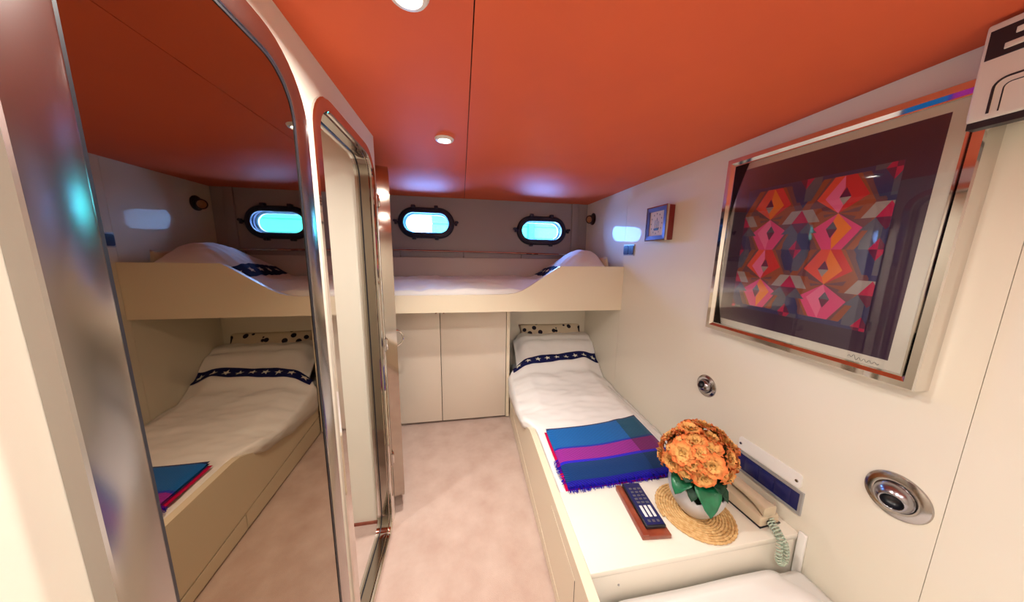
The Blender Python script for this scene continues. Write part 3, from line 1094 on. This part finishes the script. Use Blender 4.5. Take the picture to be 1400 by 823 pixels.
def leaf(c, yaw, droop, L, wd, mt):
    verts, faces = [], []
    for j in range(9):
        q = j / 8
        w = wd * math.sin(PI * min(1, 0.08 + 0.92 * q)) ** 0.75
        out = L * math.sin(q * 1.25) / math.sin(1.25)
        dz = 0.012 * math.sin(q * PI) - droop * q * q
        for i in range(7):
            s = (i / 6 - 0.5) * 2
            px, py, pz = out, s * w, dz + 0.18 * w * s * s + 0.0035 * math.sin(j * 1.9 + abs(s) * 3)
            verts.append((c[0] + px * math.cos(yaw) - py * math.sin(yaw), c[1] + px * math.sin(yaw) + py * math.cos(yaw), c[2] + pz))
    for j in range(8):
        for i in range(6):
            a = j * 7 + i
            faces.append((a, a + 1, a + 8, a + 7))
    o = mesh_obj('leaf', verts, faces, mt, fp, smooth=True)
    s_ = o.modifiers.new('thickness', 'SOLIDIFY'); s_.thickness = 0.0012
    return o


leaf((0.905, 0.825, 0.600), math.radians(-108), 0.080, 0.085, 0.046, M['leaf'])
leaf((0.880, 0.855, 0.596), math.radians(-165), 0.045, 0.080, 0.040, M['leaf'])
leaf((0.90, 0.845, 0.580), math.radians(-140), 0.03, 0.08, 0.028, M['leafd'])
leaf((0.945, 0.835, 0.580), math.radians(-70), 0.03, 0.075, 0.028, M['leafd'])
leaf((0.960, 0.870, 0.570), math.radians(-10), 0.05, 0.10, 0.03, M['leafd'])
leaf((0.930, 0.905, 0.572), math.radians(85), 0.05, 0.09, 0.03, M['leaf'])
for k in range(12):
    a = k * 0.524
    leaf((0.920 + 0.02 * math.cos(a), 0.868 + 0.02 * math.sin(a), 0.62 + 0.012 * (k % 3)), a, -0.01 + 0.02 * (k % 2), 0.10, 0.034, M['leafd'])

# telephone
M['phone'] = mat('cream_phone_plastic', lin(214, 196, 168), 0.3, coat=0.3)
M['phoned'] = mat('brown_phone_base', lin(150, 132, 108), 0.35)
ph = empty('telephone', (1.185, 0.855, ZT))
tag(ph, 'cream desk telephone behind the flower pot against the wall', 'telephone')
pM = Matrix.Translation((1.172, 0.870, ZT)) @ Matrix.Rotation(math.radians(3), 4, 'Z')
pwrap = lambda v: pM @ Vector(v)
v0, f0 = boxvf(-0.050, 0.050, -0.110, 0.110, 0.001, 0.040)
v0 = [(x * (0.92 if z > 0.02 else 1), y * (0.97 if z > 0.02 else 1), z + (0.012 if (z > 0.02 and y > 0) else 0)) for x, y, z in v0]
mesh_obj('cradle', v0, f0, M['phone'], ph, bevel=0.006, wrap=pwrap)
box('base_plinth', -0.052, 0.052, -0.112, 0.112, 0.0, 0.006, M['black'], ph, wrap=pwrap, bevel=0.001)
hs = []
for j in range(15):
    q = j / 14
    y = -0.105 + 0.21 * q
    end = abs(q * 2 - 1) ** 3
    w = 0.023 + 0.008 * end
    zc = 0.064 + 0.006 * (1 - end)
    hh = 0.011 + 0.010 * end
    zc -= 0.006 * end
    hs.append([pM @ Vector((-0.004 + u, y, zc + 0.012 * q + v)) for u, v in rrect(-w, w, -hh, hh, 0.008, 4)])
ho = loft('handset', hs, M['phone'], ph, caps=(True, True), smooth='auto')
box('keypad_plate', 0.026, 0.044, -0.07, 0.06, 0.046, 0.050, M['black'], ph, wrap=pwrap, bevel=0.001)
box('cord_socket', -0.018, 0.004, -0.122, -0.108, 0.012, 0.026, M['black'], ph, wrap=pwrap, bevel=0.002)
# coiled cord hanging over the table edge
M['cord'] = mat('grey_green_cord', lin(176, 190, 172), 0.5)
cpath = [Vector(p) for p in ((1.160, 0.752, 0.446), (1.156, 0.730, 0.440), (1.148, 0.706, 0.428), (1.140, 0.694, 0.400), (1.138, 0.691, 0.365), (1.145, 0.689, 0.345), (1.160, 0.689, 0.340), (1.170, 0.690, 0.352), (1.170, 0.692, 0.385), (1.166, 0.698, 0.415), (1.164, 0.715, 0.434), (1.172, 0.738, 0.442), (1.176, 0.758, 0.454))]


def catmull(P, n):
    out = []
    for i in range(len(P) - 1):
        p0, p1, p2, p3 = P[max(i - 1, 0)], P[i], P[i + 1], P[min(i + 2, len(P) - 1)]
        for k in range(n):
            t = k / n
            out.append(0.5 * ((2 * p1) + (p2 - p0) * t + (2 * p0 - 5 * p1 + 4 * p2 - p3) * t * t + (3 * p1 - p0 - 3 * p2 + p3) * t ** 3))
    out.append(P[-1])
    return out


cc = catmull(cpath, 54)
hx = []
u = Vector((1, 0, 0))
for i, p in enumerate(cc):
    t = (cc[min(i + 1, len(cc) - 1)] - cc[max(i - 1, 0)]).normalized()
    u = (u - t * u.dot(t)).normalized()
    w = t.cross(u)
    a = i * 2 * PI / 20.0
    hx.append(p + u * (0.0078 * math.cos(a)) + w * (0.0078 * math.sin(a)))
tube('coiled_cord', hx, 0.0026, M['cord'], ph, seg=6, smooth=True)

# ------------------------------------------------------------------ framed picture on the right wall
PY0, PY1, PZ0, PZ1 = 0.508, 1.182, 1.108, 1.888
pw_, ph_ = PY1 - PY0, PZ1 - PZ0
pc = (XW, (PY0 + PY1) / 2, (PZ0 + PZ1) / 2)
XF = XW - 0.060
pt = math.radians(1.0)
tp = Matrix.Translation(pc) @ Matrix.Rotation(pt, 4, 'X') @ Matrix.Translation((-pc[0], -pc[1], -pc[2]))
# picture plane: u to the viewer's right (toward -y), v up
pm3 = lambda u, v, w: tp @ Vector((w, PY1 - u, PZ0 + v))
pic = empty('framed_picture', (XW - 0.03, pc[1], PZ0))
tag(pic, 'large steel-framed abstract geometric print in pink, orange and dark purple', 'picture')
rshape = lambda o: [(-o, -o), (pw_ + o, -o), (pw_ + o, ph_ + o), (-o, ph_ + o)]
ringframe('picture_frame', rshape, [(0.0, XW - 0.0005), (0.0, XF + 0.004), (-0.003, XF), (-0.020, XF), (-0.030, XF + 0.010), (-0.034, XF + 0.010), (-0.034, XW - 0.0005)], pm3, M['chrome'], pic, smooth=False)
M['mat_'] = mat('cream_mount', (0.88, 0.84, 0.76, 1), 0.8)
M['mount'] = mat('aubergine_print_ground', (0.045, 0.012, 0.052, 1), 0.6)
plate('backing_mount', [(0.03, 0.03), (pw_ - 0.03, 0.03), (pw_ - 0.03, ph_ - 0.03), (0.03, ph_ - 0.03)], [], pm3, XF + 0.026, XF + 0.020, M['mat_'], pic)
g0, g1, h0, h1 = 0.050, 0.607, 0.062, 0.722
pg = plate('print_ground', [(g0, h0), (g1, h0), (g1, h1), (g0, h1)], [], pm3, XF + 0.0199, XF + 0.0192, M['mount'], pic)
a0, a1, b0, b1 = 0.108, 0.546, 0.130, 0.628
PALN = [('art_navy', lin(56, 52, 108)), ('art_slate', lin(98, 94, 116)), ('art_brown', lin(166, 82, 52)), ('art_umber', lin(122, 70, 80)), ('art_red', lin(226, 44, 52)), ('art_pink', lin(240, 70, 140)),
        ('art_rose', lin(250, 118, 170)), ('art_orange', lin(252, 132, 34)), ('art_grey', lin(176, 160, 158)), ('art_crimson', lin(200, 14, 84)), ('art_plum', lin(112, 18, 72)), ('art_coral', lin(246, 84, 62))]
PAL = {}
pm_list = []
for i, (n_, c_) in enumerate(PALN):
    pm_list.append(mat(n_, c_, 0.6))
    PAL[n_[4:]] = i
polys = []


def poly(pts, col, layer):
    polys.append((pts, PAL[col], layer))


poly([(0, 0), (1, 0), (1, 1), (0, 1)], 'navy', 0)
cols = (0.24, 0.72)
bars = (0.74, 0.27)
half = 0.235
# broad lozenge lattice
for cu in cols:
    for bv in bars:
        for s in (-1, 1):
            for t in (-1, 1):
                poly([(cu, bv), (cu + s * 0.24, bv), (cu + s * 0.24, bv + t * 0.06), (cu + s * 0.13, bv + t * half), (cu, bv + t * half)], 'umber' if s * t > 0 else 'brown', 1)
                poly([(cu, bv), (cu + s * 0.19, bv + t * 0.05), (cu + s * 0.085, bv + t * half), (cu, bv + t * half)], 'brown' if s * t > 0 else 'umber', 2)
                poly([(cu, bv), (cu + s * 0.15, bv + t * 0.10), (cu + s * 0.06, bv + t * half), (cu, bv + t * half)], {(-1, 1): 'coral', (1, 1): 'red', (-1, -1): 'pink', (1, -1): 'pink'}[(s, t)], 3)
    # slate octagon fields beside the columns
for uc, vc in ((0.48, 0.505), (0.48, 1.0), (0.48, 0.03), (-0.01, 0.505), (0.97, 0.505), (0.97, 0.97), (0.97, 0.02), (-0.01, 0.02)):
    octo = [(uc - .10, vc - .05), (uc - .05, vc - .155), (uc + .05, vc - .155), (uc + .10, vc - .05), (uc + .10, vc + .05), (uc + .05, vc + .155), (uc - .05, vc + .155), (uc - .10, vc + .05)]
    poly(octo, 'navy', 4)
    poly([(uc, vc - .155), (uc + .05, vc - .155), (uc + .10, vc - .05), (uc + .10, vc), (uc, vc)], 'slate', 5)
    poly([(uc, vc + .155), (uc - .05, vc + .155), (uc - .10, vc + .05), (uc - .10, vc), (uc, vc)], 'slate', 5)
    for (sx, sy, cl_) in ((1, 1, 'plum'), (-1, 1, 'crimson'), (1, -1, 'crimson'), (-1, -1, 'plum')):
        poly([(uc, vc), (uc + sx * .048, vc), (uc, vc + sy * .068)], cl_, 6)
# horizontal bars
for bv in bars:
    for uc in (0.48, 0.0, 0.985):
        for s in (-1, 1):
            poly([(uc, bv + .045), (uc + s * .06, bv - .045), (uc + s * .135, bv - .045), (uc + s * .075, bv + .045)], 'grey', 7)
            poly([(uc + s * .075, bv + .045), (uc + s * .135, bv - .045), (uc + s * .17, bv - .045), (uc + s * .13, bv + .045)], 'brown', 7)
            poly([(uc, bv - .045), (uc + s * .06, bv - .045), (uc + s * .13, bv - .12), (uc + s * .02, bv - .12)], 'slate', 7)
        poly([(uc, bv + .045), (uc - .06, bv - .045), (uc + .06, bv - .045)], 'crimson', 8)
        poly([(uc, bv - .12), (uc - .06, bv - .045), (uc + .06, bv - .045)], 'plum', 8)
# bright folded ribbons
for ci, cu in enumerate(cols):
    for bi, bv in enumerate(bars):
        for t in (-1, 1):
            s = 1 if (ci + bi + (t > 0)) % 2 else -1
            tip = bv + t * half
            mid = bv + t * 0.10
            poly([(cu, tip), (cu + s * .095, mid), (cu, bv), (cu - s * .02, bv + t * .05), (cu + s * .012, mid), (cu - s * .012, mid + t * .06)], 'orange' if (ci + bi) % 2 == (0 if t > 0 else 1) else 'rose', 9)
            poly([(cu - s * .02, bv + t * .05), (cu + s * .012, mid), (cu - s * .055, mid)], 'grey' if t > 0 else 'slate', 9)
            poly([(cu + s * .012, mid), (cu - s * .055, mid), (cu - s * .02, mid + t * .06)], 'plum', 9)


def clip(pts, ax, val, keep_less):
    out = []
    for i in range(len(pts)):
        p, q = pts[i], pts[(i + 1) % len(pts)]
        ip = p[ax] <= val if keep_less else p[ax] >= val
        iq = q[ax] <= val if keep_less else q[ax] >= val
        if ip: out.append(p)
        if ip != iq:
            t = (val - p[ax]) / (q[ax] - p[ax])
            out.append((p[0] + (q[0] - p[0]) * t, p[1] + (q[1] - p[1]) * t))
    return out


av, af, am = [], [], []
for pts, ci, ly in polys:
    for ax, val, kl in ((0, 0, False), (0, 1, True), (1, 0, False), (1, 1, True)):
        if pts: pts = clip(pts, ax, val, kl)
    if len(pts) < 3: continue
    tri = tessellate_polygon([[Vector((p[0], p[1], 0)) for p in pts]])
    base = len(av)
    av += [pm3(a0 + (a1 - a0) * p[0], b0 + (b1 - b0) * p[1], XF + 0.0190 - 0.00018 * ly) for p in pts]
    for t in tri:
        af.append(tuple(base + k for k in t)); am.append(ci)
mesh_obj('print_pattern', av, af, None, pic, mats=pm_list, fmat=am)
# pencilled scribble in the corner of the mount
sg = []
for i in range(60):
    q = i / 59
    sg.append(pm3(g1 - 0.085 + 0.07 * q, h0 - 0.018 + 0.006 * math.sin(q * 38) * (1 - 0.5 * q) + (0.008 * math.exp(-((q - 0.15) / 0.06) ** 2)), XF + 0.0193))
tube('scribble', sg, 0.0005, M['black'], pic, seg=4)
plate('picture_glass', [(0.031, 0.031), (pw_ - 0.031, 0.031), (pw_ - 0.031, ph_ - 0.031), (0.031, ph_ - 0.031)], [], pm3, XF + 0.012, XF + 0.0145, M['picglass'], pic)

# ------------------------------------------------------------------ air unit high on the right wall
ac = empty('air_unit', (XW - 0.04, 0.1, 1.76))
tag(ac, 'cream wall air unit with a dark slotted outlet at the top right', 'air conditioner')
AX = XW - 0.110
box('casing', AX + 0.040, XW - 0.0005, -0.30, 0.490, 1.766, 1.966, M['wall'], ac, bevel=0.008)
box('front_cover', AX, AX + 0.0398, -0.304, 0.517, 1.766, 1.966, M['wall'], ac, bevel=0.006)
box('underside', AX + 0.004, AX + 0.03, -0.296, 0.514, 1.752, 1.767, M['black'], ac)
f3 = lambda u, v, w: (w, 0.515 - u, v)
for off, rr_ in ((0.0, 0.0022), (0.013, 0.0011)):
    cr_ = 0.018 - off * 0.6
    pth = [f3(0.026 + off, 1.778, AX), f3(0.026 + off, 1.846 - off - cr_, AX)]
    pth += [f3(0.026 + off + cr_ * (1 - math.cos(q * PI / 12)), 1.846 - off - cr_ + cr_ * math.sin(q * PI / 12), AX) for q in range(1, 7)]
    pth += [f3(0.79 - off, 1.846 - off, AX)]
    tube('panel_outline', pth, rr_, M['black'], ac, seg=6)
box('outlet', AX - 0.002, AX + 0.004, -0.28, 0.509, 1.892, 1.950, M['black'], ac)
for i in range(10):
    y1 = 0.487 - i * 0.078
    box('outlet_slot', AX - 0.0045, AX - 0.001, y1 - 0.056, y1, 1.903, 1.915, M['wall'], ac, bevel=0.0015)
    box('outlet_slot', AX - 0.0045, AX - 0.001, y1 - 0.062, y1 - 0.010, 1.927, 1.939, M['wall'], ac, bevel=0.0015)

# ------------------------------------------------------------------ eyeball air vents
M['vent'] = mat('dulled_chrome', (0.34, 0.33, 0.35, 1), 0.22, 1.0)


def vent(y, z, R, label, aim):
    v = empty('eyeball_vent', (XW, y, z))
    tag(v, label, 'air vent', 'ball air vents on the right wall')
    B = basis((XW, y, z), (-1, 0, 0), (0, 0, 1))
    lathe('flange', [(R * 0.60, 0.002), (R * 0.64, 0.010), (R * 0.80, 0.011), (R * 0.97, 0.005), (R, 0.0005), (R * 0.6, 0.0)], M['brushed'], v, B, n=40, caps=(False, False))
    lathe('gasket', [(R * 0.57, 0.003), (R * 0.61, 0.0105), (R * 0.57, 0.012), (R * 0.55, 0.004)], M['black'], v, B, n=40, caps=(False, False))
    r = R * 0.62
    C = basis(Vector((XW, y, z)) + Vector((-0.006, 0, 0)), aim)
    prof = []
    for i in range(16):
        a = math.radians(115 - i * 5.35)
        prof.append((r * math.sin(a), r * math.cos(a)))
    prof += [(r * 0.50, r * 0.78), (r * 0.48, r * 0.35)]
    lathe('eyeball', prof, M['vent'], v, C, n=36, caps=(False, False), smooth=True)
    lathe('throat', [(r * 0.495, r * 0.80), (r * 0.47, r * 0.3), (0.001, r * 0.3)], M['black'], v, C, n=24, caps=(False, True), smooth=True)


vent(1.193, 0.792, 0.058, 'small chrome ball vent on the wall above the flowers', (-0.80, 0.05, 0.30))
vent(0.522, 0.765, 0.068, 'large chrome ball vent on the wall near the right edge', (-0.80, -0.22, -0.12))

# ------------------------------------------------------------------ wall plate with the navy strip
sp_ = empty('switch_panel', (XW, 0.86, 0.48))
tag(sp_, 'white wall plate over a navy strip in a grey frame beside the telephone', 'switch panel')
y3 = lambda u, v, w: (w, u, v)
plate('cover_plate', rrect(0.738, 0.985, 0.590, 0.648, 0.012, 5), [], y3, XW - 0.006, XW - 0.0005, M['white'], sp_)
for yy, zz in ((0.974, 0.617), (0.752, 0.616)):
    lathe('screw', [(0.001, 0.003), (0.005, 0.0028), (0.006, 0.0), (0.001, 0.0)], M['brushed'], sp_, basis((XW - 0.006, yy, zz), (-1, 0, 0)), n=14)
rs = lambda o: [(0.735 - o, 0.498 - o), (0.985 + o, 0.498 - o), (0.985 + o, 0.572 + o), (0.735 - o, 0.572 + o)]
ringframe('strip_frame', rs, [(0.0, XW - 0.001), (0.0, XW - 0.006), (0.010, XW - 0.007), (0.011, XW - 0.0005)], y3, M['grey'], sp_, smooth=False)
plate('navy_strip', rs(0.001), [], y3, XW - 0.0005, XW - 0.004, M['navy'], sp_)
for i in range(4):
    yy = 0.765 + i * 0.062
    box('key', XW - 0.0055, XW - 0.0042, yy, yy + 0.054, 0.506, 0.564, M['navy'], sp_, bevel=0.0008)

# ------------------------------------------------------------------ ship clock
ck = empty('ship_clock', (XW - 0.02, 1.645, 1.55))
tag(ck, 'square red-sided clock with a ship drawing on the right wall', 'clock')
M['purple'] = mat('mauve_frame', lin(96, 84, 118), 0.35, 0.5)
M['face'] = mat('ivory_dial', lin(214, 200, 186), 0.6)
M['redbox'] = mat('dark_red_lacquer', lin(120, 10, 16), 0.3, coat=0.4)
XK = XW - 0.055
ky0, ky1, kz0, kz1 = 1.548, 1.738, 1.562, 1.772
box('case', XK + 0.012, XW - 0.0005, ky0 + 0.002, ky1 - 0.002, kz0 + 0.002, kz1 - 0.002, M['redbox'], ck, bevel=0.003)
ks = lambda o: [(ky0 - o, kz0 - o), (ky1 + o, kz0 - o), (ky1 + o, kz1 + o), (ky0 - o, kz1 + o)]
ringframe('bezel', ks, [(0.0, XK + 0.012), (0.0, XK), (-0.030, XK + 0.002), (-0.032, XK + 0.012)], y3, M['purple'], ck, smooth=False)
ringframe('steel_edge', ks, [(0.0, XK + 0.014), (0.001, XK - 0.0004), (-0.006, XK - 0.0006), (-0.006, XK + 0.012)], y3, M['chrome'], ck, smooth=False)
dl = plate('dial', ks(-0.031), [], y3, XK + 0.006, XK + 0.010, M['face'], ck)
kc = ((ky0 + ky1) / 2, (kz0 + kz1) / 2)
KX = XK + 0.0055
for k in range(12):
    a = 2 * PI * k / 12
    yy, zz = kc[0] + 0.050 * math.sin(a), kc[1] + 0.060 * math.cos(a)
    box('hour_mark', KX - 0.0006, KX + 0.0004, yy - 0.002, yy + 0.002, zz - 0.0045, zz + 0.0045, M['black'], dl)
hull = [(kc[0] + 0.026, kc[1] - 0.030), (kc[0] - 0.028, kc[1] - 0.026), (kc[0] - 0.020, kc[1] - 0.042), (kc[0] + 0.018, kc[1] - 0.042)]
plate('ship_hull', hull, [], y3, KX - 0.0006, KX + 0.0004, M['black'], dl)
for dy, hh in ((0.012, 0.052), (-0.004, 0.066), (-0.018, 0.044)):
    box('ship_mast', KX - 0.0006, KX + 0.0004, kc[0] + dy - 0.0012, kc[0] + dy + 0.0012, kc[1] - 0.030, kc[1] - 0.030 + hh, M['black'], dl)
    for q in (0.45, 0.8):
        zz = kc[1] - 0.030 + hh * q
        box('ship_yard', KX - 0.0006, KX + 0.0004, kc[0] + dy - 0.007, kc[0] + dy + 0.007, zz - 0.004, zz + 0.002, M['grey'], dl)

# ------------------------------------------------------------------ socket and reading lamp by the upper bunk
so_ = empty('wall_socket', (XW, 2.0, 1.47))
tag(so_, 'navy double socket on a grey plate beside the upper bunk', 'socket')
plate('socket_plate', rrect(1.925, 2.062, 1.468, 1.552, 0.006, 4), [], y3, XW - 0.005, XW - 0.0005, M['grey'], so_)
for yy in (1.962, 2.026):
    k_ = plate('socket_insert', rrect(yy - 0.030, yy + 0.030, 1.476, 1.544, 0.012, 5), [], y3, XW - 0.010, XW - 0.005, M['navy'], so_)
    for zz in (1.498, 1.522):
        lathe('contact_hole', [(0.001, 0.0006), (0.004, 0.0006), (0.004, 0.0), (0.001, 0.0)], M['black'], k_, basis((XW - 0.010, yy, zz), (-1, 0, 0)), n=10)
rl = empty('reading_lamp', (XW, 2.64, 1.82))
tag(rl, 'small dark bronze spot lamp on the wall above the upper pillow', 'lamp')
M['bronze'] = mat('dark_bronze', (0.06, 0.035, 0.03, 1), 0.35, 0.7)
M['amber'] = mat('amber_reflector', (0.55, 0.30, 0.14, 1), 0.3, 0.6)
lathe('lamp_rose', [(0.001, 0.0005), (0.056, 0.0005), (0.056, 0.006), (0.042, 0.014), (0.001, 0.016)], M['bronze'], rl, basis((XW, 2.64, 1.818), (-1, 0, 0)), n=28)
LB = basis((XW - 0.012, 2.64, 1.818), (-0.85, -0.45, -0.2))
lathe('lamp_head', [(0.020, -0.004), (0.034, 0.006), (0.040, 0.030), (0.038, 0.046), (0.030, 0.046), (0.028, 0.020)], M['bronze'], rl, LB, n=28, caps=(True, False))
lathe('lamp_reflector', [(0.030, 0.044), (0.016, 0.022), (0.001, 0.020)], M['amber'], rl, LB, n=24, caps=(False, True))
